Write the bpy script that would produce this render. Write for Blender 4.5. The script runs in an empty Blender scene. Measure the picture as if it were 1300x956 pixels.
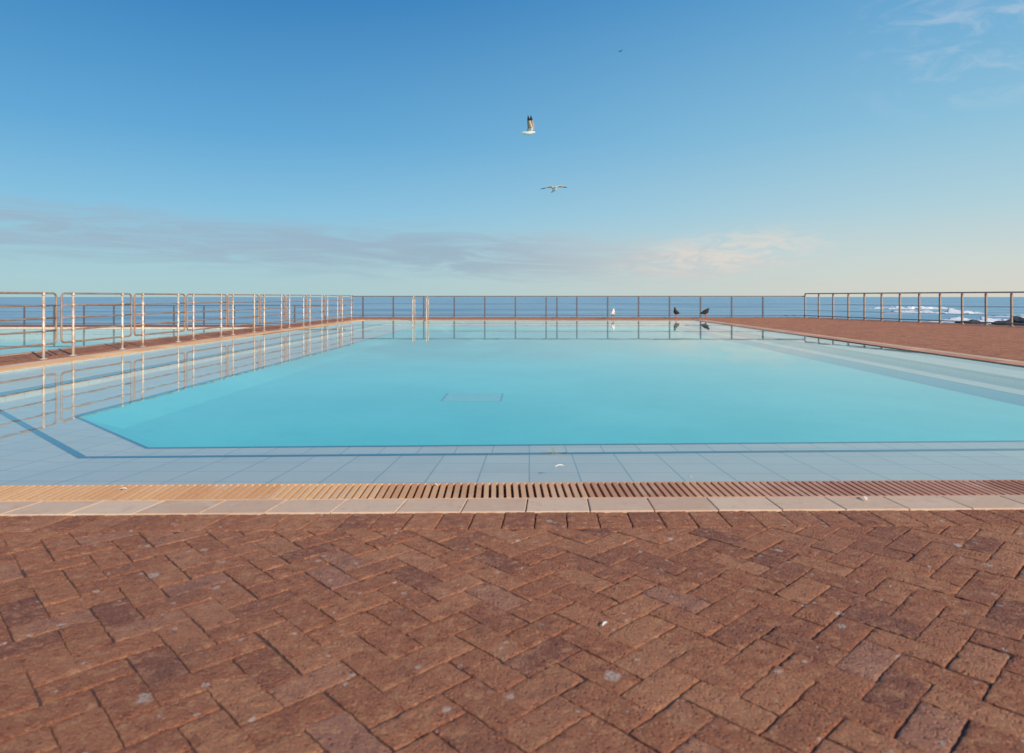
import bpy, math, random
from mathutils import Vector, Matrix, noise
random.seed(7)
R=math.radians
scene=bpy.context.scene
col=scene.collection
scene.view_settings.view_transform='Standard'
scene.view_settings.look='None'
scene.view_settings.exposure=0

def lin(c):
    return tuple(((v/255)/12.92 if v/255<=0.04045 else (((v/255)+0.055)/1.055)**2.4) for v in c)+(1.0,)

# ------------------------------------------------------------- helpers
def new_obj(name, verts, faces, mats, parent=None, smooth=False, kind=None, label=None, category=None, group=None, midx=None):
    me=bpy.data.meshes.new(name)
    me.from_pydata([tuple(v) for v in verts],[],faces)
    me.update()
    if not isinstance(mats,(list,tuple)): mats=[mats]
    for m in mats: me.materials.append(m)
    if midx:
        me.polygons.foreach_set('material_index',midx)
    if smooth:
        me.polygons.foreach_set('use_smooth',[True]*len(me.polygons))
    ob=bpy.data.objects.new(name,me)
    col.objects.link(ob)
    if parent: ob.parent=parent
    tag(ob,kind,label,category,group)
    return ob
def tag(ob,kind=None,label=None,category=None,group=None):
    if kind: ob['kind']=kind
    if label: ob['label']=label
    if category: ob['category']=category
    if group: ob['group']=group
def empty(name,loc=(0,0,0),rot=0,**k):
    e=bpy.data.objects.new(name,None); e.empty_display_size=0.2
    e.location=loc; e.rotation_euler=(0,0,rot); col.objects.link(e); tag(e,**k); return e

class MB:
    def __init__(s): s.v=[];s.f=[];s.t=[];s.m=[];s.sm=[]
    def add(s,vs,fs,t=0.5,m=0,sm=False):
        o=len(s.v); s.v+=[tuple(v) for v in vs]; s.f+=[tuple(i+o for i in f) for f in fs]
        s.t+=[t]*len(fs); s.m+=[m]*len(fs); s.sm+=[sm]*len(fs)
    def box(s,c,d,t=0.5,m=0,M=None):
        x,y,z=d[0]/2,d[1]/2,d[2]/2
        vs=[Vector((sx*x,sy*y,sz*z)) for sx,sy,sz in [(-1,-1,-1),(1,-1,-1),(1,1,-1),(-1,1,-1),(-1,-1,1),(1,-1,1),(1,1,1),(-1,1,1)]]
        if M: vs=[M@v for v in vs]
        vs=[v+Vector(c) for v in vs]
        s.add(vs,[(0,3,2,1),(4,5,6,7),(0,1,5,4),(1,2,6,5),(2,3,7,6),(3,0,4,7)],t,m)
    def tube(s,pts,r,n=8,closed=False,m=0,cap=True):
        pts=[Vector(p) for p in pts]; N=len(pts)
        rr=r if isinstance(r,(list,tuple)) else [r]*N
        rings=[]; prev=None
        for i,p in enumerate(pts):
            if closed: t=(pts[(i+1)%N]-pts[i-1])
            else: t=(pts[min(i+1,N-1)]-pts[max(i-1,0)])
            t.normalize()
            if prev is None:
                a=Vector((0,0,1)) if abs(t.z)<0.9 else Vector((1,0,0))
                u=t.cross(a).normalized()
            else:
                u=(prev-t*prev.dot(t)).normalized()
            prev=u; w=t.cross(u)
            rings.append([p+(u*math.cos(2*math.pi*k/n)+w*math.sin(2*math.pi*k/n))*rr[i] for k in range(n)])
        vs=[v for rg in rings for v in rg]; fs=[]
        for i in range(N if closed else N-1):
            a=i*n;b=((i+1)%N)*n
            for k in range(n): fs.append((a+k,b+k,b+(k+1)%n,a+(k+1)%n))
        if cap and not closed:
            fs.append(tuple(range(n))); fs.append(tuple((N-1)*n+k for k in reversed(range(n))))
        s.add(vs,fs,0.5,m)
    def obj(s,name,mats,tint=False,psm=False,**k):
        ob=new_obj(name,s.v,s.f,mats,midx=s.m,**k)
        if psm: ob.data.polygons.foreach_set('use_smooth',s.sm)
        if tint:
            a=ob.data.attributes.new('tint','FLOAT','FACE'); a.data.foreach_set('value',s.t)
        return ob

def offset_poly(P,d):
    n=len(P); L=[]
    for i in range(n):
        a=Vector(P[i-1]);b=Vector(P[i]);c=Vector(P[(i+1)%n])
        e1=(b-a).normalized();e2=(c-b).normalized()
        n1=Vector((e1.y,-e1.x));n2=Vector((e2.y,-e2.x))
        m=(n1+n2); m=m/m.dot(n1)
        L.append(b+m*d)
    return L
def clip(poly,hp):
    a,b,c=hp; out=[]
    for i in range(len(poly)):
        p=poly[i];q=poly[(i+1)%len(poly)]
        dp=a*p[0]+b*p[1]-c; dq=a*q[0]+b*q[1]-c
        if dp<=0: out.append(p)
        if (dp<0 and dq>0) or (dp>0 and dq<0):
            t=dp/(dp-dq); out.append((p[0]+(q[0]-p[0])*t,p[1]+(q[1]-p[1])*t))
    return out
def area(p):
    return 0.5*sum(p[i][0]*p[(i+1)%len(p)][1]-p[(i+1)%len(p)][0]*p[i][1] for i in range(len(p)))

# ------------------------------------------------------------- material helpers
class NT:
    def __init__(s,nt): s.nt=nt; s.N=nt.nodes; s.L=nt.links
    def n(s,t,**k):
        nd=s.N.new(t)
        for a,b in k.items(): setattr(nd,a,b)
        return nd
    def link(s,a,b): s.L.new(a,b)
    def setin(s,sock,v):
        if isinstance(v,bpy.types.NodeSocket): s.link(v,sock)
        else: sock.default_value=v
    def math(s,op,a,b=None,c=None,clamp=False):
        nd=s.n('ShaderNodeMath',operation=op,use_clamp=clamp)
        s.setin(nd.inputs[0],a)
        if b is not None: s.setin(nd.inputs[1],b)
        if c is not None: s.setin(nd.inputs[2],c)
        return nd.outputs[0]
    def mix(s,f,a,b,blend='MIX'):
        nd=s.n('ShaderNodeMix',data_type='RGBA',blend_type=blend)
        s.setin(nd.inputs[0],f); s.setin(nd.inputs[6],a); s.setin(nd.inputs[7],b)
        return nd.outputs[2]
    def ss(s,x,lo,hi):
        nd=s.n('ShaderNodeMapRange',interpolation_type='SMOOTHSTEP')
        s.setin(nd.inputs[0],x); nd.inputs[1].default_value=lo; nd.inputs[2].default_value=hi
        return nd.outputs[0]
    def noise(s,vec,scale,detail=4,rough=0.55,dist=0):
        nd=s.n('ShaderNodeTexNoise'); 
        if vec is not None: s.link(vec,nd.inputs['Vector'])
        nd.inputs['Scale'].default_value=scale; nd.inputs['Detail'].default_value=detail
        nd.inputs['Roughness'].default_value=rough; nd.inputs['Distortion'].default_value=dist
        return nd.outputs[0]
    def vor(s,vec,scale,feature='F1'):
        nd=s.n('ShaderNodeTexVoronoi',feature=feature); s.link(vec,nd.inputs['Vector']); nd.inputs['Scale'].default_value=scale
        return nd
    def bump(s,h,strength,dist,normal=None):
        nd=s.n('ShaderNodeBump'); s.link(h,nd.inputs['Height']); nd.inputs['Strength'].default_value=strength; nd.inputs['Distance'].default_value=dist
        if normal: s.link(normal,nd.inputs['Normal'])
        return nd.outputs[0]
def mat(name):
    m=bpy.data.materials.new(name); m.use_nodes=True
    t=NT(m.node_tree); t.b=m.node_tree.nodes['Principled BSDF']; t.out=m.node_tree.nodes['Material Output']
    return m,t
def pos(t): return t.n('ShaderNodeNewGeometry').outputs['Position']
def simple(name,c,rough=0.5,metal=0,var=0.15,scale=20,bump=0.0,bd=0.002):
    m,t=mat(name); p=t.n('ShaderNodeTexCoord').outputs['Object']
    nz=t.noise(p,scale)
    c2=tuple(v*(1-var) for v in c[:3])+(1,); c3=tuple(min(1,v*(1+var)) for v in c[:3])+(1,)
    t.link(t.mix(nz,c2,c3),t.b.inputs['Base Color'])
    t.b.inputs['Roughness'].default_value=rough; t.b.inputs['Metallic'].default_value=metal
    if bump: t.link(t.bump(nz,bump,bd),t.b.inputs['Normal'])
    return m

def brick_mat():
    m,t=mat('clay_brick'); p=pos(t)
    at=t.n('ShaderNodeAttribute',attribute_name='tint').outputs['Fac']
    cr=t.n('ShaderNodeValToRGB'); e=cr.color_ramp
    cols=[(0,(0.35,0.135,0.090)),(0.3,(0.50,0.185,0.098)),(0.55,(0.56,0.215,0.112)),(0.8,(0.66,0.280,0.145)),(1,(0.54,0.245,0.165))]
    e.elements[0].position=0;e.elements[0].color=cols[0][1]+(1,)
    e.elements[1].position=1;e.elements[1].color=cols[-1][1]+(1,)
    for q,c in cols[1:-1]:
        el=e.elements.new(q); el.color=c+(1,)
    t.link(at,cr.inputs[0])
    big=t.noise(p,1.1,3); grime=t.noise(p,4.5,6,0.7); mid=t.noise(p,22,7,0.78,0.1); fine=t.noise(p,140,4,0.8)
    c=t.mix(t.math('MULTIPLY',t.ss(mid,0.48,0.62),0.7),cr.outputs[0],(0.78,0.38,0.20,1))
    c=t.mix(t.math('MULTIPLY',t.ss(mid,0.49,0.36),0.6),c,(0.25,0.09,0.065,1))
    c=t.mix(t.math('MULTIPLY',t.ss(big,0.45,0.7),0.25),c,(0.40,0.18,0.13,1))
    c=t.mix(t.math('MULTIPLY',t.ss(grime,0.52,0.70),0.45),c,(0.24,0.12,0.09,1))
    c=t.mix(t.math('MULTIPLY',t.ss(grime,0.44,0.30),0.35),c,(0.76,0.42,0.26,1))
    c=t.mix(t.math('MULTIPLY',t.ss(fine,0.54,0.68),0.55),c,(0.84,0.53,0.36,1))
    c=t.mix(t.math('MULTIPLY',t.ss(fine,0.45,0.32),0.75),c,(0.13,0.05,0.04,1))
    warp=t.n('ShaderNodeVectorMath',operation='ADD'); t.link(p,warp.inputs[0])
    nn=t.n('ShaderNodeTexNoise'); t.link(p,nn.inputs['Vector']); nn.inputs['Scale'].default_value=40
    sc=t.n('ShaderNodeVectorMath',operation='SCALE'); t.link(nn.outputs['Color'],sc.inputs[0]); sc.inputs['Scale'].default_value=0.03
    t.link(sc.outputs[0],warp.inputs[1])
    tot=None
    for scl,lim,thr,rr in ((3.2,0.04,0.35,0.12),(8,0.06,0.45,0.18),(22,0.1,0.6,0.27)):
        v=t.vor(warp.outputs[0],scl); sep=t.n('ShaderNodeSeparateColor'); t.link(v.outputs['Color'],sep.inputs[0])
        rad=t.math('MULTIPLY',sep.outputs[0],rr)
        spot=t.ss(t.math('SUBTRACT',rad,v.outputs['Distance']),0.0,lim)
        spot=t.math('MULTIPLY',spot,t.math('GREATER_THAN',sep.outputs[1],thr))
        spot=t.math('MULTIPLY',spot,t.ss(fine,0.3,0.55))
        tot=spot if tot is None else t.math('MAXIMUM',tot,spot)
    c=t.mix(t.math('MULTIPLY',tot,0.75),c,(0.78,0.66,0.58,1))
    t.link(c,t.b.inputs['Base Color'])
    t.b.inputs['Roughness'].default_value=0.85; t.b.inputs['Specular IOR Level'].default_value=0.2
    pit=t.vor(p,75).outputs['Distance']
    h=t.math('ADD',t.math('MULTIPLY',mid,2.2),t.math('MULTIPLY',fine,0.8))
    h=t.math('ADD',h,t.math('MULTIPLY',t.math('MULTIPLY',t.ss(pit,0.0,0.4),t.ss(mid,0.7,0.4)),0.9))
    t.link(t.bump(h,1.0,0.013),t.b.inputs['Normal'])
    return m
M_BRICK=brick_mat()
M_MORTAR=simple('joint_sand',(0.12,0.065,0.05,1),0.95,0,0.5,40,0.6,0.004)
M_CONC=simple('sea_wall_concrete',(0.3,0.27,0.24,1),0.9,0,0.25,3,0.5,0.02)

def coping_mat():
    m,t=mat('cream_coping_tile'); p=pos(t)
    at=t.n('ShaderNodeAttribute',attribute_name='tint').outputs['Fac']
    a=t.mix(at,(0.66,0.44,0.30,1),(0.80,0.58,0.41,1))
    nz=t.noise(p,14,6,0.65); c=t.mix(t.math('MULTIPLY',t.ss(nz,0.5,0.75),0.45),a,(0.48,0.31,0.22,1))
    f=t.noise(p,5,3); c=t.mix(t.math('MULTIPLY',t.ss(f,0.55,0.7),0.4),c,(0.82,0.64,0.49,1))
    fs=t.noise(p,60,3,0.7); c=t.mix(t.math('MULTIPLY',t.ss(fs,0.6,0.72),0.5),c,(0.34,0.22,0.16,1))
    t.link(c,t.b.inputs['Base Color']); t.b.inputs['Roughness'].default_value=0.8
    t.b.inputs['Specular IOR Level'].default_value=0.15
    t.link(t.bump(nz,0.4,0.003),t.b.inputs['Normal']); return m
M_COPE=coping_mat()
def grate_mat():
    m,t=mat('terracotta_grating'); p=pos(t)
    sx=t.n('ShaderNodeSeparateXYZ'); t.link(p,sx.inputs[0])
    at=t.n('ShaderNodeAttribute',attribute_name='tint').outputs['Fac']
    a=t.mix(at,(0.74,0.40,0.20,1),(0.94,0.60,0.32,1))
    b=t.mix(at,(0.48,0.22,0.145,1),(0.70,0.38,0.26,1))
    w=t.noise(p,0.8,3)
    a=t.mix(t.ss(t.math('ADD',sx.outputs[0],t.math('MULTIPLY',w,2.0)),-0.8,3.2),a,b)
    nz=t.noise(p,4,5,0.6); c=t.mix(t.math('MULTIPLY',t.ss(nz,0.5,0.7),0.35),a,(0.80,0.59,0.43,1))
    fs=t.noise(p,45,4,0.7); c=t.mix(t.math('MULTIPLY',t.ss(fs,0.55,0.7),0.5),c,(0.38,0.19,0.13,1))
    t.link(c,t.b.inputs['Base Color']); t.b.inputs['Roughness'].default_value=0.8; t.b.inputs['Specular IOR Level'].default_value=0.15; return m
M_GRATE=grate_mat()
M_CHAN=simple('drain_channel',(0.17,0.085,0.06,1),0.8)

def tile_mat(name,base,joint,size):
    m,t=mat(name); p=pos(t)
    bt=t.n('ShaderNodeTexBrick'); t.link(p,bt.inputs['Vector']); bt.offset=0; bt.squash=1
    bt.inputs['Scale'].default_value=1; bt.inputs['Brick Width'].default_value=size; bt.inputs['Row Height'].default_value=size
    bt.inputs['Mortar Size'].default_value=0.005; bt.inputs['Mortar Smooth'].default_value=0.3
    bt.inputs['Color1'].default_value=base+(1,); bt.inputs['Color2'].default_value=tuple(v*0.92 for v in base)+(1,)
    bt.inputs['Mortar'].default_value=joint+(1,)
    nz=t.noise(p,2.2,6,0.6)
    c=t.mix(t.math('MULTIPLY',t.ss(nz,0.4,0.7),0.25),bt.outputs['Color'],tuple(v*0.75 for v in base)+(1,))
    t.link(c,t.b.inputs['Base Color']); t.b.inputs['Roughness'].default_value=0.5
    return m
M_STEP=tile_mat('pale_pool_tile',(0.74,0.66,0.54),(0.33,0.35,0.32),0.3)
def floor_mat():
    m,t=mat('turquoise_pool_floor'); p=pos(t)
    n1=t.noise(p,0.35,5,0.6); n2=t.noise(p,3.5,7,0.75)
    c=t.mix(t.ss(n1,0.35,0.7),(0.10,0.66,0.63,1),(0.15,0.75,0.71,1))
    c=t.mix(t.math('MULTIPLY',t.ss(n2,0.50,0.75),0.35),c,(0.07,0.53,0.53,1))
    sp=t.vor(p,2.3); d=t.ss(sp.outputs['Distance'],0.05,0.02)
    c=t.mix(t.math('MULTIPLY',d,0.5),c,(0.03,0.25,0.3,1))
    t.link(c,t.b.inputs['Base Color']); t.b.inputs['Roughness'].default_value=0.7; return m
M_FLOOR=floor_mat()
M_NAVY=simple('navy_nosing_tile',(0.03,0.13,0.22,1),0.4)
M_LINE=simple('pool_drain_frame',(0.04,0.30,0.33,1),0.5)
M_LID=simple('pool_drain_lid',(0.24,0.60,0.58,1),0.6)

def water_mat(name,ripple=0.003,tint=(0.96,1,0.985,1),refl=0.96):
    m,t=mat(name)
    t.N.remove(t.b)
    g=t.n('ShaderNodeNewGeometry'); p=g.outputs['Position']
    n1=t.noise(p,1.6,3,0.5); n2=t.noise(p,9,2,0.5)
    h=t.math('ADD',n1,t.math('MULTIPLY',n2,0.12))
    bp=t.bump(h,ripple,0.25)
    dt=t.n('ShaderNodeVectorMath',operation='DOT_PRODUCT'); t.link(g.outputs['Normal'],dt.inputs[0]); t.link(g.outputs['Incoming'],dt.inputs[1])
    c=t.math('ABSOLUTE',dt.outputs['Value'])
    f=t.math('POWER',t.math('SUBTRACT',1.0,c,clamp=True),5.0)
    f=t.math('MULTIPLY',t.math('MULTIPLY_ADD',f,0.98,0.02),refl)
    gl=t.n('ShaderNodeBsdfGlossy'); gl.inputs['Roughness'].default_value=0.0; gl.inputs['Color'].default_value=(0.93,0.99,0.98,1)
    t.link(bp,gl.inputs['Normal'])
    tr=t.n('ShaderNodeBsdfTransparent'); tr.inputs[0].default_value=tint
    mx=t.n('ShaderNodeMixShader'); t.link(f,mx.inputs[0]); t.link(tr.outputs[0],mx.inputs[1]); t.link(gl.outputs[0],mx.inputs[2])
    t.link(mx.outputs[0],t.out.inputs[0]); return m
M_WATER=water_mat('pool_water_surface')

def sea_mat():
    m,t=mat('sea_water'); p=pos(t)
    mp=t.n('ShaderNodeMapping'); t.link(p,mp.inputs[0]); mp.inputs['Scale'].default_value=(0.35,1,1)
    v=mp.outputs[0]
    n1=t.noise(v,0.05,6,0.6); n2=t.noise(v,0.6,5,0.6); n3=t.noise(v,0.012,3,0.5)
    c=t.mix(t.ss(n1,0.35,0.65),(0.24,0.43,0.53,1),(0.36,0.57,0.65,1))
    c=t.mix(t.math('MULTIPLY',t.ss(n3,0.45,0.65),0.5),c,(0.40,0.60,0.66,1))
    foam=t.math('MULTIPLY',t.ss(n2,0.60,0.68),t.ss(n1,0.46,0.58))
    c=t.mix(t.math('MULTIPLY',foam,0.8),c,(0.75,0.8,0.82,1))
    t.link(c,t.b.inputs['Base Color']); t.b.inputs['Roughness'].default_value=0.5
    t.b.inputs['IOR'].default_value=1.2
    h=t.math('ADD',t.math('MULTIPLY',n1,3.0),t.math('MULTIPLY',n2,0.5))
    t.link(t.bump(h,0.45,1.0),t.b.inputs['Normal']); return m
M_SEA=sea_mat()
M_FOAM=simple('sea_foam',(0.76,0.80,0.82,1),0.9,0,0.2,1.5,0.6,0.15)
M_ROCK=simple('wet_dark_rock',(0.05,0.05,0.055,1),0.6,0,0.5,0.8,1.0,0.3)
def steel_mat():
    m,t=mat('weathered_stainless_steel'); p=pos(t)
    nz=t.noise(p,7,5,0.65)
    c=t.mix(t.ss(nz,0.42,0.62),(0.68,0.59,0.50,1),(0.52,0.37,0.27,1))
    t.link(c,t.b.inputs['Base Color']); t.b.inputs['Metallic'].default_value=0.25; t.b.inputs['Roughness'].default_value=0.45; return m
def rail_mat():
    m,t=mat('rust_stained_rail'); p=pos(t)
    nz=t.noise(p,5,5,0.65)
    c=t.mix(t.ss(nz,0.38,0.6),(0.42,0.29,0.21,1),(0.36,0.20,0.13,1))
    t.link(c,t.b.inputs['Base Color']); t.b.inputs['Metallic'].default_value=0.2; t.b.inputs['Roughness'].default_value=0.55; return m
M_STEEL=steel_mat(); M_RAIL=rail_mat()
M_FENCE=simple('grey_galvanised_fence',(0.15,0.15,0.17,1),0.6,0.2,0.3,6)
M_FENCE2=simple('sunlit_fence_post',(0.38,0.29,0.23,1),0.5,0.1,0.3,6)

# ------------------------------------------------------------- pool geometry
W=[(-3.45,3.52),(4.9,3.90),(7.15,5.95),(7.15,29.4),(-7.15,29.4),(-7.15,6.85)]
N1=[(-3.1,4.70),(4.9,5.20),(6.7,6.8),(6.7,29.15),(-6.1,29.15),(-6.1,7.42)]
N2=[(-3.18,5.62),(4.9,6.12),(6.28,7.35),(6.28,28.9),(-4.75,28.9),(-4.75,7.06)]
N3=[(-3.05,5.85),(4.85,6.25),(6.18,7.45),(6.18,28.8),(-4.2,28.8),(-4.2,6.95)]
pool=empty('swimming_pool',(0,4,0),label='large turquoise outdoor pool with pale tiled steps and overflow grating',category='swimming pool')
def ring(mb,A,za,B,zb,flip=False,m=0):
    n=len(A); vs=[(p[0],p[1]-4,za) for p in A]+[(p[0],p[1]-4,zb) for p in B]
    fs=[]
    for i in range(n):
        j=(i+1)%n; f=(i,j,n+j,n+i); fs.append(f if not flip else f[::-1])
    mb.add(vs,fs,0.5,m)
mb=MB(); ring(mb,W,-0.002,W,-0.05); ring(mb,W,-0.05,N1,-0.12); ring(mb,N1,-0.12,N1,-0.22); ring(mb,N1,-0.22,N2,-0.26)
mb.obj('pool_step',[M_STEP],parent=pool)
mb=MB(); ring(mb,N2,-0.26,N3,-0.36)
mb.add([(p[0],p[1]-4,-0.36) for p in N3],[tuple(range(6))])
mb.obj('pool_floor',[M_FLOOR],parent=pool)
def lerpP(A,B,f): return [(a[0]+(b[0]-a[0])*f,a[1]+(b[1]-a[1])*f) for a,b in zip(A,B)]
for A,B,za,zb,f in ((N1,W,-0.12,-0.05,0.05),(N2,N1,-0.26,-0.22,0.045)):
    mb=MB(); P=lerpP(A,B,f); z2=za+(zb-za)*f
    ring(mb,P,z2+0.004,A,za+0.004); Q=offset_poly(A,-0.004); ring(mb,A,za+0.004,Q,za+0.004); ring(mb,Q,za+0.004,Q,za-0.03)
    mb.obj('step_nosing',[M_NAVY],parent=pool)
mb=MB(); cx,cy=-0.76,9.25-4
mb.box((cx,cy,-0.3585),(0.80,0.74,0.005),m=0)
mb.box((cx,cy,-0.3555),(0.745,0.69,0.006),m=1)
mb.obj('drain_cover',[M_LINE,M_LID],parent=pool)
G0=offset_poly(W,0.0); G1=offset_poly(W,0.29); G2=offset_poly(W,0.50); G3=offset_poly(W,0.72)
def prism(mb,poly,ztop,zbot,bev,t,m=0,jz=0.0,drop=0.6):
    n=len(poly); cx=sum(p[0] for p in poly)/n; cy=sum(p[1] for p in poly)/n
    c=Vector((cx,cy)); inner=[]
    for i in range(n):
        a=Vector(poly[i-1]);b=Vector(poly[i]);d=Vector(poly[(i+1)%n])
        e1=(b-a);e2=(d-b)
        if e1.length<1e-5 or e2.length<1e-5: inner.append(b); continue
        e1.normalize();e2.normalize()
        mm=Vector((-e1.y,e1.x))+Vector((-e2.y,e2.x))
        dd=mm.dot(Vector((-e1.y,e1.x)))
        inner.append(b+mm/dd*bev if dd>0.3 else b+(c-b)*0.2)
    tx=random.uniform(-jz,jz);ty=random.uniform(-jz,jz);tz=random.uniform(-jz,jz)*0.5
    def zz(p): return ztop+tz+(p[0]-cx)*tx*6+(p[1]-cy)*ty*6
    vs=[(p[0],p[1],zz(p)) for p in inner]+[(p[0],p[1],zz(p)-bev*drop) for p in poly]+[(p[0],p[1],zbot) for p in poly]
    fs=[tuple(range(n))]
    for i in range(n):
        j=(i+1)%n; fs.append((i,n+i,n+j,j)); fs.append((n+i,2*n+i,2*n+j,n+j))
    mb.add(vs,fs,t,m)
def params(n):
    return [0,0.015,0.05]+[0.05+0.9*k/n for k in range(1,n)]+[0.95,0.985,1]
def worn_brick(mb,pl,t):
    P=[Vector(p) for p in pl]
    la=(P[1]-P[0]).length; lb=(P[3]-P[0]).length
    sa=params(max(4,int(la/0.0085))); sb=params(max(4,int(lb/0.0085)))
    cx=sum(p.x for p in P)/4; cy=sum(p.y for p in P)/4
    tx=random.uniform(-.007,.007);ty=random.uniform(-.007,.007);tz=random.uniform(-.0012,.0006)
    rnd=random.uniform(.0012,.0035); sd=random.uniform(0,50); wear=random.uniform(.7,2.1)
    na=len(sa);nb=len(sb); vs=[];fs=[]
    for a in sa:
        for b in sb:
            q=(P[0]*(1-a)+P[1]*a)*(1-b)+(P[3]*(1-a)+P[2]*a)*b
            d=min(a,1-a)*la; d2=min(b,1-b)*lb
            dr=rnd*(math.exp(-d/0.0025)+math.exp(-d2/0.0025))*0.8
            n1=noise.noise(Vector((q.x*28,q.y*28,sd))); n2=noise.noise(Vector((q.x*80,q.y*80,sd)))
            edge=math.exp(-min(d,d2)/0.010)
            z=tz+(q.x-cx)*tx+(q.y-cy)*ty-dr+0.0008*wear*n1+0.0014*wear*n2-edge*0.006*max(0,n1-.1)*wear
            ex=noise.noise(Vector((q.x*50,q.y*50,9)))*0.0028; ey=noise.noise(Vector((q.x*50,q.y*50,29)))*0.0028
            vs.append((q.x+ex*edge,q.y+ey*edge,z))
    for i in range(na-1):
        for j in range(nb-1):
            k=i*nb+j; fs.append((k,k+nb,k+nb+1,k+1))
    mb.add(vs,fs,t,0,True)
    loop=[i*nb for i in range(na)]+[(na-1)*nb+j for j in range(1,nb)]+[i*nb+nb-1 for i in range(na-2,-1,-1)]+[j for j in range(nb-2,0,-1)]
    n=len(loop); tv=[vs[i] for i in loop]; bv=[(v[0],v[1],-0.02) for v in tv]
    mb.add(tv+bv,[(i,n+i,n+(i+1)%n,(i+1)%n) for i in range(n)],t,0)
def course(mb,A,B,step,gap,ztop,zbot,bev,trange,y0=0,jz=0,worn=False):
    n=len(A)
    for i in range(n):
        a0=Vector(A[i]);a1=Vector(A[(i+1)%n]);b0=Vector(B[i]);b1=Vector(B[(i+1)%n])
        L=(a1-a0).length; k=max(1,round(L/step)); g=gap/2/L
        for q in range(k):
            s0=q/k+g;s1=(q+1)/k-g
            pl=[a0.lerp(a1,s0),b0.lerp(b1,s0),b0.lerp(b1,s1),a0.lerp(a1,s1)]
            d=(b0.lerp(b1,s0)-a0.lerp(a1,s0)).normalized()*gap/2
            pl=[pl[0]+d,pl[1]-d,pl[2]-d,pl[3]+d]
            pl=[(p.x,p.y-y0) for p in pl]
            if area(pl)<0: pl=pl[::-1]
            if worn and i==0: worn_brick(mb,pl,random.uniform(*trange))
            else: prism(mb,pl,ztop,zbot,bev,random.uniform(*trange),0,jz)
mb=MB(); course(mb,G1,G2,0.3,0.006,0.003,-0.03,0.003,(0,1),4,0.0006)
n=len(W)
for i in range(n):
    b=Vector(W[i]);a=Vector(W[i-1]);c=Vector(W[(i+1)%n])
    e1=(b-a).normalized();e2=(c-b).normalized()
    p1=b+Vector((e1.y,-e1.x))*0.286;p2=b+Vector((e2.y,-e2.x))*0.286
    o=b+(Vector(G1[i])-b)*0.985
    pl=[(q.x,q.y-4) for q in (b,p1,o,p2)]
    if area(pl)<0: pl=pl[::-1]
    prism(mb,pl,0.001,-0.03,0.003,0.5)
mb.obj('coping_tile',[M_COPE],tint=True,parent=pool)
mb=MB()
for i in range(n):
    a=Vector(W[i]);b=Vector(W[(i+1)%n]); e=(b-a); L=e.length; e.normalize(); nn=Vector((e.y,-e.x))
    k=int(L/0.038)
    ang=math.atan2(e.y,e.x); Mr=Matrix.Rotation(ang,4,'Z')
    panel=random.random()
    for q in range(k):
        if q%14==0: panel=random.random()
        s=(q+0.5)*L/k; c=a+e*s+nn*0.145
        mb.box((c.x,c.y-4,-0.006+random.uniform(-0.001,0.001)),(0.0235,0.268,0.018),min(1,max(0,panel+random.uniform(-.2,.2))),0,Matrix.Rotation(ang+random.uniform(-.004,.004),4,'Z'))
    for off,wd in ((0.006,0.012),(0.284,0.010)):
        c=a+e*L/2+nn*off
        mb.box((c.x,c.y-4,-0.006),(L-0.01,wd,0.016),0.7,0,Mr)
mb.obj('overflow_grating',[M_GRATE],tint=True,parent=pool)
mb=MB(); ring(mb,offset_poly(W,0.001),-0.035,G3,-0.035,flip=False)
mb.obj('drain_channel',[M_CHAN],parent=pool)
new_obj('pool_water',[(p[0],p[1],-0.012) for p in offset_poly(W,-0.001)],[tuple(range(6))],M_WATER,kind='structure',label='still clear turquoise pool water mirroring the sky')

# ------------------------------------------------------------- paving
EN=(0.951,0.308); EC=23.22
XL=-8.9; YF=33.6
c5=Vector(G3[5]);c0=Vector(G3[0]);c1=Vector(G3[1]);c2=Vector(G3[2])
xl=c5.x;xr=c2.x;yn=c0.y;yf=G3[3].y
def hp_from(a,b,inside):
    d=(b-a).normalized(); nrm=Vector((d.y,-d.x)); c=nrm.dot(a)
    if nrm.dot(Vector(inside))>c: nrm=-nrm;c=-c
    return (nrm.x,nrm.y,c)
HN=hp_from(c0,c1,(0,0)); HC=(-HN[0],-HN[1],-HN[2])
regions=[
 [HN,(0,-1,1.5),(-1,0,14),(EN[0],EN[1],EC)],
 [(1,0,xl),(-1,0,-XL),HC,(0,1,YF)],
 [(-1,0,-xr),HC,(0,1,YF),(EN[0],EN[1],EC)],
 [(-1,0,-xl),(1,0,xr),(0,-1,-yf),(0,1,YF)],
 [(-1,0,-xl),HC,hp_from(c0,c5,(xl,yn))],
 [(1,0,xr),HC,hp_from(c1,c2,(xr,yn))],
]
mb=MB(); Wd=0.106; gap=0.0035
s45=math.sqrt(.5)
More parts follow.
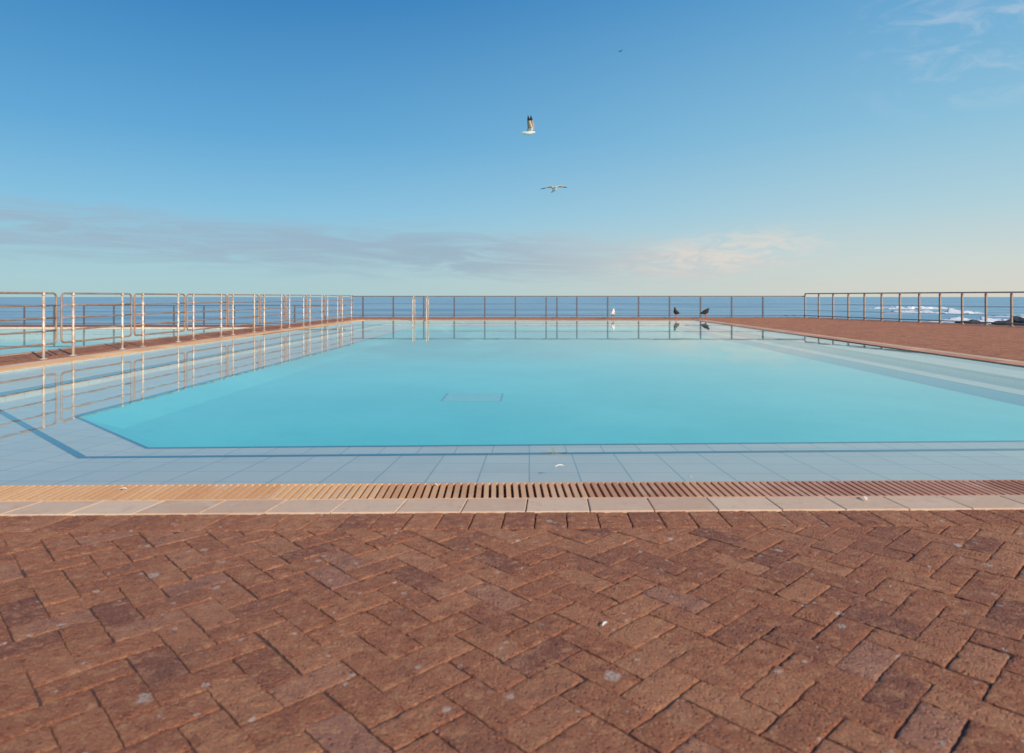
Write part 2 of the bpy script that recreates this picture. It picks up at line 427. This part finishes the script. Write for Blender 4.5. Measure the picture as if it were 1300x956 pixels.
for ri,reg in enumerate(regions):
    big=[(-16,-3),(30,-3),(30,40),(-16,40)]
    for h in reg: big=clip(big,h)
    us=[(p[0]+p[1])*s45/Wd for p in big]; vs_=[(p[1]-p[0])*s45/Wd for p in big]
    for i in range(int(min(us))-3,int(max(us))+3):
        for j in range(int(min(vs_))-3,int(max(vs_))+3):
            k=(i-j)%4
            if k==0: r=(i,j,i+2,j+1)
            elif k==3: r=(i,j,i+1,j+2)
            else: continue
            cu=(r[0]+r[2])/2*Wd;cv=(r[1]+r[3])/2*Wd
            X=(cu-cv)*s45;Y=(cu+cv)*s45
            if any(h[0]*X+h[1]*Y>h[2]+0.2 for h in reg): continue
            g=gap/2+random.uniform(-.0010,.0014)
            jx=random.uniform(-.0022,.0022);jy=random.uniform(-.0022,.0022);ja=random.uniform(-.018,.018)
            pl=[]
            for (u,v) in ((r[0]*Wd+g,r[1]*Wd+g),(r[2]*Wd-g,r[1]*Wd+g),(r[2]*Wd-g,r[3]*Wd-g),(r[0]*Wd+g,r[3]*Wd-g)):
                du=u-cu;dv=v-cv
                u=cu+du-dv*ja+jx+random.uniform(-.0015,.0015); v=cv+dv+du*ja+jy+random.uniform(-.0015,.0015)
                pl.append(((u-v)*s45,(u+v)*s45))
            full=True
            for h in reg: 
                hh=(h[0],h[1],h[2]-0.004)
                np_=clip(pl,hh)
                if np_!=pl: full=False
                pl=np_
                if len(pl)<3: break
            if len(pl)<3 or area(pl)<0.0012: continue
            tt=random.gauss(0.5,0.25); tt=min(1,max(0,tt))
            if ri==0 and Y>1.2 and abs(X)<Y*0.85+0.4 and (full or len(pl)==4): worn_brick(mb,pl,tt)
            else: prism(mb,pl,0.0,-0.02,random.uniform(0.002,0.0045),tt,0,0.0012,0.7)
course(mb,G2,G3,0.142,0.006,0.0,-0.02,0.003,(0.15,0.85),0,0.0010,True)
print('BRICK FACES',len(mb.f))
mb.obj('brick_paving',[M_BRICK],tint=True,psm=True,kind='structure',label='red clay herringbone brick pool deck')
mb=MB()
regions[0]=[HN,(0,-1,10),(-1,0,45),(EN[0],EN[1],EC+0.2)]
for reg in regions:
    big=[(-46,-12),(40,-12),(40,40),(-46,40)]
    for h in reg: big=clip(big,h)
    mb.add([(p[0],p[1],-0.007) for p in big],[tuple(range(len(big)))])
mb.obj('ground',[M_MORTAR],kind='structure',label='sandy joint bed below the brick paving')
mb=MB()
pe=[((EC-EN[1]*-10)/EN[0],-10),((EC-EN[1]*YF)/EN[0],YF),(XL,YF)]
for a,b in zip(pe,pe[1:]):
    mb.add([(a[0],a[1],-0.008),(b[0],b[1],-0.008),(b[0],b[1],-5),(a[0],a[1],-5)],[(0,1,2,3)])
d=Vector((pe[1][0]-pe[0][0],pe[1][1]-pe[0][1])); L=d.length; ang=math.atan2(d.y,d.x)
mb.box(((pe[0][0]+pe[1][0])/2+0.12,(pe[0][1]+pe[1][1])/2,-0.04),(L,0.22,0.1),M=Matrix.Rotation(ang,4,'Z'))
mb.box(((XL+pe[1][0])/2,YF+0.11,-0.04),(pe[1][0]-XL+0.3,0.2,0.1))
mb.obj('sea_wall',[M_CONC],label='weathered concrete sea wall carrying the pool deck',category='wall')

# second, lower pool
lp=empty('swimming_pool',(-20,15,-0.42),label='second lower pool beyond the guard rail, pale blue water',category='swimming pool')
mb=MB(); Q=[(-45,3.4),(-9.15,3.4),(-9.15,31),(-45,31)]
def ring2(mb,A,za,B,zb):
    n=len(A); vs=[(p[0]+20,p[1]-15,za+0.42) for p in A]+[(p[0]+20,p[1]-15,zb+0.42) for p in B]
    mb.add(vs,[(i,(i+1)%n,n+(i+1)%n,n+i) for i in range(n)])
Qi=offset_poly(Q,-0.8)
ring2(mb,Q,-0.40,Q,-0.55); ring2(mb,Q,-0.55,Qi,-0.6); ring2(mb,Qi,-0.6,Qi,-1.0)
mb.obj('pool_step',[M_STEP],parent=lp)
new_obj('pool_floor',[(p[0]+20,p[1]-15,-0.58) for p in Qi],[(0,1,2,3)],M_FLOOR,parent=lp)
Qo=offset_poly(Q,0.25)
mb=MB()
ring2(mb,Q,-0.395,Qo,-0.395)
mb.obj('coping_tile',[M_COPE],parent=lp)
new_obj('pool_water',[(p[0],p[1],-0.44) for p in offset_poly(Q,-0.002)],[(0,1,2,3)],M_WATER,kind='structure',label='still water of the lower pool')
mb=MB()
mb.box((XL-0.0-0.06,(yn+YF)/2-0.4,-0.25),(0.12,YF-yn-1,0.52))
mb.obj('retaining_wall',[M_COPE],label='low cream wall between the two pools',category='wall')
mb=MB(); mb.add([(-48,31.2,-0.40),(XL,31.2,-0.40),(XL,34,-0.40),(-48,34,-0.40)],[(0,1,2,3)]); mb.add([(-48,34,-0.4),(XL,34,-0.4),(XL,34,-5),(-48,34,-5)],[(3,2,1,0)])
mb.obj('lower_deck',[M_BRICK],kind='structure',label='lower brick deck beside the second pool')

# ------------------------------------------------------------- guard rails
def rrect(y0,y1,z0,z1,r,seg=6):
    pts=[]
    for cy,cz,a0 in ((y1-r,z1-r,0),(y0+r,z1-r,90),(y0+r,z0+r,180),(y1-r,z0+r,270)):
        for k in range(seg+1):
            a=R(a0+90*k/seg); pts.append((0,cy+r*math.cos(a),cz+r*math.sin(a)))
    return pts
def part(proto_mb,name,mats,parent,loc=(0,0,0)):
    ob=proto_mb.obj(name,mats,parent=parent,smooth=True); ob.location=loc; return ob
def build_panel(loc):
    e=empty('guard_rail',loc,label='stainless guard rail panel with rounded ends on brick kerb',category='railing',group='guard rail panels along the pool edge')
    m=MB(); m.tube(rrect(-0.29,1.69,0.24,1.06,0.07),0.016,8,closed=True); fr=part(m,'rail_frame',[M_RAIL],e)
    for z in (0.45,0.655,0.86):
        m=MB(); m.tube([(0,-0.29,z),(0,0.3,z),(0,1.1,z),(0,1.69,z)],0.014,8); part(m,'rail',[M_RAIL],e)
    for y in (0,1.4):
        m=MB(); m.tube([(0,0,0),(0,0,0.2),(0,0,1.035)],0.022,10)
        m.tube([(0,0,0.0),(0,0,0.012),(0,0,0.018)],[0.06,0.06,0.03],12)
        for z in (0.24,0.45,0.655,0.86): m.tube([(0,0,z-0.03),(0,0,z-.02),(0,0,z+.02),(0,0,z+0.03)],[0.023,0.029,0.029,0.023],10)
        m.tube([(0,0,1.02),(0,0,1.04),(0,0,1.06),(0,0,1.085)],[0.023,0.029,0.029,0.012],10)
        part(m,'post',[M_STEEL],e,(0,y,0))
    return e
def clone(e,loc,rot=None):
    n=e.copy(); n.location=loc
    if rot is not None: n.rotation_euler=rot
    col.objects.link(n)
    for c in list(e.children):
        k=c.copy(); k.parent=n; col.objects.link(k)
    return n
p0=build_panel((-7.78,9.35,0))
for k in range(-2,9):
    if k==-1: continue
    clone(p0,(-7.78+random.uniform(-.01,.01),11.45+2.1*k,0),(0,0,random.uniform(-.008,.008)))

# ------------------------------------------------------------- fences
def fence(name_loc,direction,length,h,spacing,postr,label,doubles=(),mats=(M_FENCE,M_FENCE),wires=(0.36,0.66),first=0.0,pl=None):
    ang=math.atan2(direction[1],direction[0])
    e=empty('fence',name_loc,ang,label=label,category='fence')
    m=MB(); m.box((length/2,0,h-0.02),(length,0.06,0.05)); m.obj('top_rail',[mats[0]],parent=e)
    m=MB(); m.box((length/2,0,0.10),(length,0.03,0.04)); m.obj('bottom_rail',[mats[0]],parent=e)
    for z in wires:
        m=MB(); m.tube([(0,0,z),(length/2,0,z),(length,0,z)],0.009,6); m.obj('wire',[mats[0]],parent=e)
    m=MB(); m.box((0,0,h/2-0.025),(postr*2,postr*2,h-0.05)); m.box((0,0,0.008),(postr*4,postr*4,0.016))
    p=m.obj('post',[mats[1]],parent=e); first_=True
    xs=[]; x=first
    while x<=(pl or length)+0.01: xs.append(x); x+=spacing
    xs+=list(doubles)
    for x in xs:
        if first_: p.location=(x,0,0); first_=False
        else:
            q=p.copy(); q.location=(x,0,0); q.parent=e; col.objects.link(q)
    return e
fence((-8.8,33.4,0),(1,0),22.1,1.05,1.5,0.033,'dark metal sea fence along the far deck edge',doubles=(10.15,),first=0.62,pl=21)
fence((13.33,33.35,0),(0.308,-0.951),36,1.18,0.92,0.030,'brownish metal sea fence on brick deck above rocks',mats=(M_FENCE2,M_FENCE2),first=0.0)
fence((-46,33.2,-0.40),(1,0),37,1.0,1.5,0.03,'dark metal fence on the lower deck facing the sea')
# ------------------------------------------------------------- ladders
def ladder(loc,rot,label):
    e=empty('pool_ladder',loc,rot,label=label,category='ladder')
    for sx in (-0.3,0.3):
        m=MB(); pts=[(sx,0.52,0.0),(sx,0.52,0.75)]
        for k in range(0,9):
            a=R(180*k/8); pts.append((sx,0.26+0.26*math.cos(a),0.82+0.22*math.sin(a)))
        pts+= [(sx,0.0,0.6),(sx,-0.02,0.0),(sx,-0.02,-0.34)]
        m.tube(pts,0.024,8); part(m,'handrail',[M_STEEL],e)
    for z in (-0.1,-0.28):
        m=MB(); m.box((0,-0.02,z),(0.58,0.08,0.025)); m.obj('tread',[M_STEEL],parent=e)
    return e
ladder((-4.72,29.3,0),0,'steel ladder with looped handrails at far pool edge')

# ------------------------------------------------------------- sea, rocks, surf
new_obj('sea',[(-30000,-200,-3.2),(30000,-200,-3.2),(30000,45000,-3.2),(-30000,45000,-3.2)],[(0,1,2,3)],M_SEA,kind='structure',label='open blue sea reaching the horizon')
def surf(x,y,L,h,w,seed):
    nx,ny=160,16; vs=[];fs=[]
    for i in range(nx+1):
        for j in range(ny+1):
            u=i/nx;v=j/ny
            env=math.sin(math.pi*u)**0.6*math.sin(math.pi*v)
            nz=noise.fractal(Vector((u*L*0.35+seed,v*3,seed)),1,2,5)
            vs.append((x+(u-.5)*L,y+(v-.5)*w+nz*w*0.35+math.sin(u*5+seed)*w*.3,-3.2-h*.22+env*h*(0.8+0.8*nz)))
    for i in range(nx):
        for j in range(ny):
            a=i*(ny+1)+j; fs.append((a,a+ny+1,a+ny+2,a+1))
    new_obj('surf',vs,fs,M_FOAM,smooth=True,kind='stuff',label='white breaking surf near dark shore rocks')
surf(106,180,26,1.1,7,1.3); surf(76,118,18,0.8,5,4.1); surf(92,128,20,0.55,5,8.8); surf(135,245,36,1.1,6,2.2); surf(82,111,18,.55,3.5,9.9); surf(112,150,30,.6,5,3.3)
import bmesh
def rock(x,y,z,sx,sy,sz,seed):
    bm=bmesh.new(); bmesh.ops.create_icosphere(bm,subdivisions=4,radius=1)
    for v in bm.verts:
        nn=noise.fractal(v.co*1.3+Vector((seed,0,0)),1,2,5); rr=1+0.55*nn
        v.co=Vector((v.co.x*sx*rr,v.co.y*sy*rr,v.co.z*sz*rr))
    me=bpy.data.meshes.new('shore_rock'); bm.to_mesh(me); bm.free(); me.materials.append(M_ROCK)
    o=bpy.data.objects.new('shore_rock',me); o.location=(x,y,z); col.objects.link(o)
    tag(o,label='dark wet boulder washed by white surf',category='rock',group='boulders on the shore')
rock(73,104,-3.2,3.0,2.5,0.95,1); rock(79,104,-3.2,3.5,2.5,1.3,2); rock(69,108,-3.3,2,1.5,.7,3); rock(86,107,-3.2,4,3,1.2,4); rock(76,98,-3.2,3,2,.9,5); rock(92,104,-3.2,4,3,1.4,6); rock(70,93,-3.3,3,2,.6,7)

# ------------------------------------------------------------- birds
M_WHITE=simple('white_plumage',(0.88,0.82,0.74,1),0.8,0,0.06,12)
M_GREY=simple('grey_wing_plumage',(0.42,0.32,0.25,1),0.8,0,0.15,20)
M_TAN=simple('tan_wing_plumage',(0.66,0.46,0.32,1),0.8,0,0.15,20)
M_BLACK=simple('black_plumage',(0.02,0.018,0.02,1),0.6,0,0.3,20)
M_BILL=simple('orange_bill',(0.65,0.16,0.04,1),0.5)
M_LEG=simple('dull_pink_leg',(0.4,0.2,0.14,1),0.6)
def wing(mb,pts,chords,mats):
    N=len(pts); vs=[]
    for p,c in zip(pts,chords):
        p=Vector(p)
        vs.append(p+Vector((c*0.35,0,0))); vs.append(p+Vector((0,0,0.012))); vs.append(p+Vector((-c*0.65,0,-0.005)))
        vs.append(p+Vector((0,0,-0.010)))
    fs=[];mi=[]
    for i in range(N-1):
        a=i*4;b=a+4
        for (p,q) in ((0,1),(1,2),(2,3),(3,0)):
            fs.append((a+p,a+q,b+q,b+p)); mi.append(mats[i] if (p,q) in ((0,1),(1,2)) else mats[i] if mats[i]==2 else (3 if i>1 else 0))
    fs.append(((N-1)*4,(N-1)*4+1,(N-1)*4+2,(N-1)*4+3)); mi.append(mats[-1])
    off=len(mb.v); mb.v+=[tuple(v) for v in vs]; mb.f+=[tuple(i+off for i in f) for f in fs]; mb.m+=mi; mb.t+=[.5]*len(fs)
def flying_gull(loc,rot,up,scale,label,pl=None,name='seagull',sweep=.26):
    e=empty(name,loc,0,label=label,category='bird',group='birds around the pool')
    e.rotation_euler=rot; e.scale=(scale,)*3
    mb=MB()
    mb.tube([(-.30,0,.0),(-.24,0,.0),(-.14,0,.0),(-.02,0,-.01),(.08,0,-.005),(.15,0,.015),(.19,0,.03),(.225,0,.03),(.25,0,.022)],[.012,.034,.058,.076,.072,.050,.042,.034,.012],12)
    mb.add([(-.22,-.02,.01),(-.22,.02,.01),(-.38,.07,.0),(-.39,0,.0),(-.38,-.07,.0),(-.22,0,-.008)],[(0,1,2,3,4),(5,4,3),(5,3,2),(5,2,1),(5,0,4)])
    for s in (-1,1):
        pts=[];ch=[]
        for k in range(8):
            u=k/7; 
            if u<.35: 
                w=u/.35; y=w*.22*math.cos(up[0]); z=w*.22*math.sin(up[0])
            else:
                w=(u-.35)/.65; y=.22*math.cos(up[0])+w*.42*math.cos(up[1]); z=.22*math.sin(up[0])+w*.42*math.sin(up[1])
            x=.05+ (0.07*math.sin(min(u/.35,1)*1.57)) - max(0,u-.35)*sweep
            pts.append((x,s*y,z+.03)); ch.append([.22,.21,.20,.18,.16,.12,.075,.012][k])
        wing(mb,pts,ch,[1,1,1,1,1,2,2])
    mb.obj('body',pl or [M_WHITE,M_GREY,M_BLACK,M_TAN],parent=e,smooth=True)
    m=MB(); m.tube([(.245,0,.022),(.275,0,.018),(.30,0,.008)],[.010,.008,.003],8); m.obj('bill',[M_BILL],parent=e)
    return e
flying_gull((-0.02,19.0,5.56),(R(14),R(6),R(-16)),(1.0,1.42),0.76,'white gull in flight with tan wings raised high',sweep=.16)
flying_gull((1.10,30,5.72),(R(6),R(-12),R(-74)),(0.36,-0.10),1.0,'white gull gliding over pool with spread wings')
flying_gull((15.9,120,44),(0,0,R(40)),(0.3,0.1),1.0,'distant dark bird gliding high in the blue sky',[M_BLACK]*4,'seabird')
def standing_bird(loc,rotz,mats,label,scale=1,lean=0.0,billL=.06,name='seagull'):
    e=empty(name,loc,rotz,label=label,category='bird',group='birds around the pool'); e.scale=(scale,)*3
    mb=MB()
    pts=[(-.20,0,.185),(-.16,0,.195),(-.09,0,.215),(0,0,.245),(.055,0,.275),(.08,0,.315+lean),(.09,0,.350+lean),(.105,0,.380+lean),(.13,0,.380+lean),(.15,0,.370+lean)]
    mb.tube(pts,[.012,.032,.062,.082,.076,.050,.038,.038,.032,.012],12)
    for s in (-1,1):
        v=[(.05,s*.065,.295),(.0,s*.088,.28),(-.11,s*.07,.245),(-.25,s*.015,.175),(-.11,s*.062,.19),(.01,s*.08,.215)]
        v2=[(p[0],p[1]-s*.03,p[2]) for p in v]
        n=6; mb.add(v+v2,[tuple(range(n))]+[tuple(range(2*n-1,n-1,-1))]+[(i,(i+1)%n,n+(i+1)%n,n+i) for i in range(n)],.5,1)
    mb.obj('body',mats,parent=e,smooth=True)
    m=MB(); z=.372+lean; m.tube([(.145,0,z),(.145+billL*.6,0,z-.004),(.145+billL,0,z-.014)],[.013,.010,.004],8); m.obj('bill',[M_BILL],parent=e)
    for s in (-1,1):
        m=MB(); m.tube([(0,s*.03,.18),(.01,s*.03,.09),(0,s*.03,.012)],[.018,.011,.011],6)
        for a in (-.5,0,.5): m.tube([(0,s*.03,.01),(.05*math.cos(a),s*.03+.05*math.sin(a),.006)],[.008,.005],5)
        m.obj('leg',[M_LEG if mats[0]==M_WHITE else M_BILL],parent=e)
    return e
M_GREY2=simple('pale_grey_back_plumage',(0.60,0.56,0.52,1),0.8,0,0.1,20)
standing_bird((3.78,31.0,0),R(70),[M_WHITE,M_GREY2],'white gull standing on the brick pool edge',1.15)
standing_bird((6.75,31.6,0),R(230),[M_BLACK,M_BLACK],'black shorebird standing upright on the pool edge',1.2,.03,.08,'shorebird')
standing_bird((8.1,31.6,0),R(20),[M_BLACK,M_BLACK],'black shorebird leaning forward on the brick deck',1.3,-.04,.08,'shorebird')

def feather(loc,rot,s,label):
    vs=[];N=8
    for i in range(N+1):
        u=i/N; w=.012*math.sin(math.pi*(u*.9+.08))**.7; z=.012*math.sin(u*3)
        vs+= [((u-.5)*.08,-w,z+.004),((u-.5)*.08,0,z),((u-.5)*.08,w,z+.006)]
    fs=[]
    for i in range(N):
        for k in range(2): fs.append((i*3+k,i*3+3+k,i*3+4+k,i*3+1+k))
    o=new_obj('feather',vs,fs,M_WHITE,smooth=True,label=label,category='feather',group='shed gull feathers')
    o.location=loc; o.rotation_euler=(.1,0,rot); o.scale=(s,)*3
feather((.18,4.06,-.008),.4,.7,'small white feather floating on the pool water')
feather((1.65,3.4,.008),1.4,.7,'small white feather lying on the coping tile')
feather((.23,2.08,.006),.9,.35,'small white feather lying on the bricks')
feather((-.5,3.60,.004),2.4,.6,'small white feather caught on overflow grating')
feather((-2.1,3.48,.004),.2,.5,'small white feather caught on overflow grating')
feather((.9,3.85,-.008),2.0,.4,'small white feather floating on the pool water')

# ------------------------------------------------------------- light
sd=Vector((0.66,-0.75,0)).normalized(); el=R(26)
sdir=Vector((sd.x*math.cos(el),sd.y*math.cos(el),math.sin(el)))
sl=bpy.data.lights.new('sun','SUN'); sl.energy=4.2; sl.angle=R(0.5); sl.color=(1,0.84,0.67)
so=bpy.data.objects.new('sun',sl); col.objects.link(so); so.location=(30,-20,30)
so.rotation_euler=(-sdir).to_track_quat('-Z','Y').to_euler()
w=bpy.data.worlds.new('World'); scene.world=w; w.use_nodes=True
t=NT(w.node_tree); bg=t.N['Background']
sky=t.n('ShaderNodeTexSky'); sky.sky_type='NISHITA'; sky.sun_disc=False; sky.sun_elevation=el; sky.sun_rotation=math.atan2(sdir.x,sdir.y)
tc=t.n('ShaderNodeTexCoord').outputs['Generated']
sep=t.n('ShaderNodeSeparateXYZ'); t.link(tc,sep.inputs[0]); X,Y,Z=sep.outputs
def ramp(x,stops):
    cr=t.n('ShaderNodeValToRGB'); e=cr.color_ramp; t.link(x,cr.inputs[0])
    e.elements[0].position=stops[0][0]; e.elements[0].color=lin(stops[0][1])
    e.elements[1].position=stops[-1][0]; e.elements[1].color=lin(stops[-1][1])
    for p,c in stops[1:-1]:
        q=e.elements.new(p); q.color=lin(c)
    return cr.outputs[0]
left=ramp(Z,[(0,(170,205,210)),(0.05,(154,198,214)),(0.12,(126,188,220)),(0.22,(88,164,212)),(0.40,(42,124,188)),(1,(24,84,148))])
right=ramp(Z,[(0,(222,217,205)),(0.05,(208,217,213)),(0.12,(178,211,221)),(0.22,(144,197,222)),(0.40,(96,166,214)),(1,(30,88,150))])
c=t.mix(t.ss(X,-0.45,0.75),left,right)
hyp=t.math('SQRT',t.math('ADD',t.math('MULTIPLY',X,X),t.math('MULTIPLY',Y,Y)))
az=t.math('ARCTAN2',X,Y); ev=t.math('DIVIDE',Z,hyp)
cv=t.n('ShaderNodeCombineXYZ'); t.link(t.math('MULTIPLY',az,5.6),cv.inputs[0]); t.link(t.math('ADD',t.math('MULTIPLY',ev,50),t.math('MULTIPLY',az,1.8)),cv.inputs[1])
n1=t.noise(cv.outputs[0],1.0,10,0.68,1.0)
vc=t.math('ADD',t.math('MULTIPLY',az,-0.040),0.058)
dd=t.math('ABSOLUTE',t.math('SUBTRACT',ev,vc))
band=t.ss(dd,0.062,0.008)
band=t.math('MULTIPLY',band,t.ss(az,0.55,0.15))
cm=t.ss(t.math('ADD',n1,t.math('MULTIPLY',band,0.23)),0.50,0.80)
cm=t.math('MULTIPLY',t.math('MULTIPLY',cm,band),0.88,clamp=True)
ccol=t.mix(t.ss(az,-0.15,0.35),lin((146,172,194)),lin((206,206,206)))
c=t.mix(cm,c,ccol)
cvt=t.n('ShaderNodeCombineXYZ'); t.link(t.math('MULTIPLY',az,14),cvt.inputs[0]); t.link(t.math('MULTIPLY',ev,55),cvt.inputs[1])
n3=t.noise(cvt.outputs[0],1.2,9,0.62,1.4)
ax=t.math('DIVIDE',t.math('SUBTRACT',az,0.28),0.20); ay=t.math('DIVIDE',t.math('SUBTRACT',ev,t.math('MULTIPLY_ADD',az,0.10,0.034)),0.042)
rr=t.math('SQRT',t.math('ADD',t.math('MULTIPLY',ax,ax),t.math('MULTIPLY',ay,ay)))
tm=t.math('MULTIPLY',t.ss(rr,1.0,0.1),t.ss(n3,0.36,0.62))
c=t.mix(t.math('MULTIPLY',tm,0.85),c,lin((226,217,208)))
cv2=t.n('ShaderNodeCombineXYZ'); t.link(t.math('MULTIPLY',az,6),cv2.inputs[0]); t.link(t.math('MULTIPLY',ev,14),cv2.inputs[1])
n2=t.noise(cv2.outputs[0],2.0,8,0.62,0.8)
wm=t.math('MULTIPLY',t.ss(n2,0.46,0.72),t.math('MULTIPLY',t.ss(az,0.40,0.58),t.ss(ev,0.2,0.3)))
c=t.mix(t.math('MULTIPLY',wm,0.5),c,lin((204,216,228)))
ns=t.n('ShaderNodeVectorMath',operation='SCALE'); t.link(sky.outputs[0],ns.inputs[0]); ns.inputs['Scale'].default_value=0.12
fin=t.mix(0.9,ns.outputs[0],c)
t.link(fin,bg.inputs[0]); bg.inputs[1].default_value=1.0

# ------------------------------------------------------------- camera
cd=bpy.data.cameras.new('camera'); co=bpy.data.objects.new('camera',cd); col.objects.link(co)
co.location=(0,0,1.0); co.rotation_euler=(R(90),0,R(1.45))
cd.sensor_width=36; cd.lens=36*867/1300; cd.shift_y=-(478-377)/1300; cd.clip_end=80000; cd.clip_start=0.05
cd.dof.use_dof=True; cd.dof.focus_distance=9.0; cd.dof.aperture_fstop=3.6
scene.camera=co
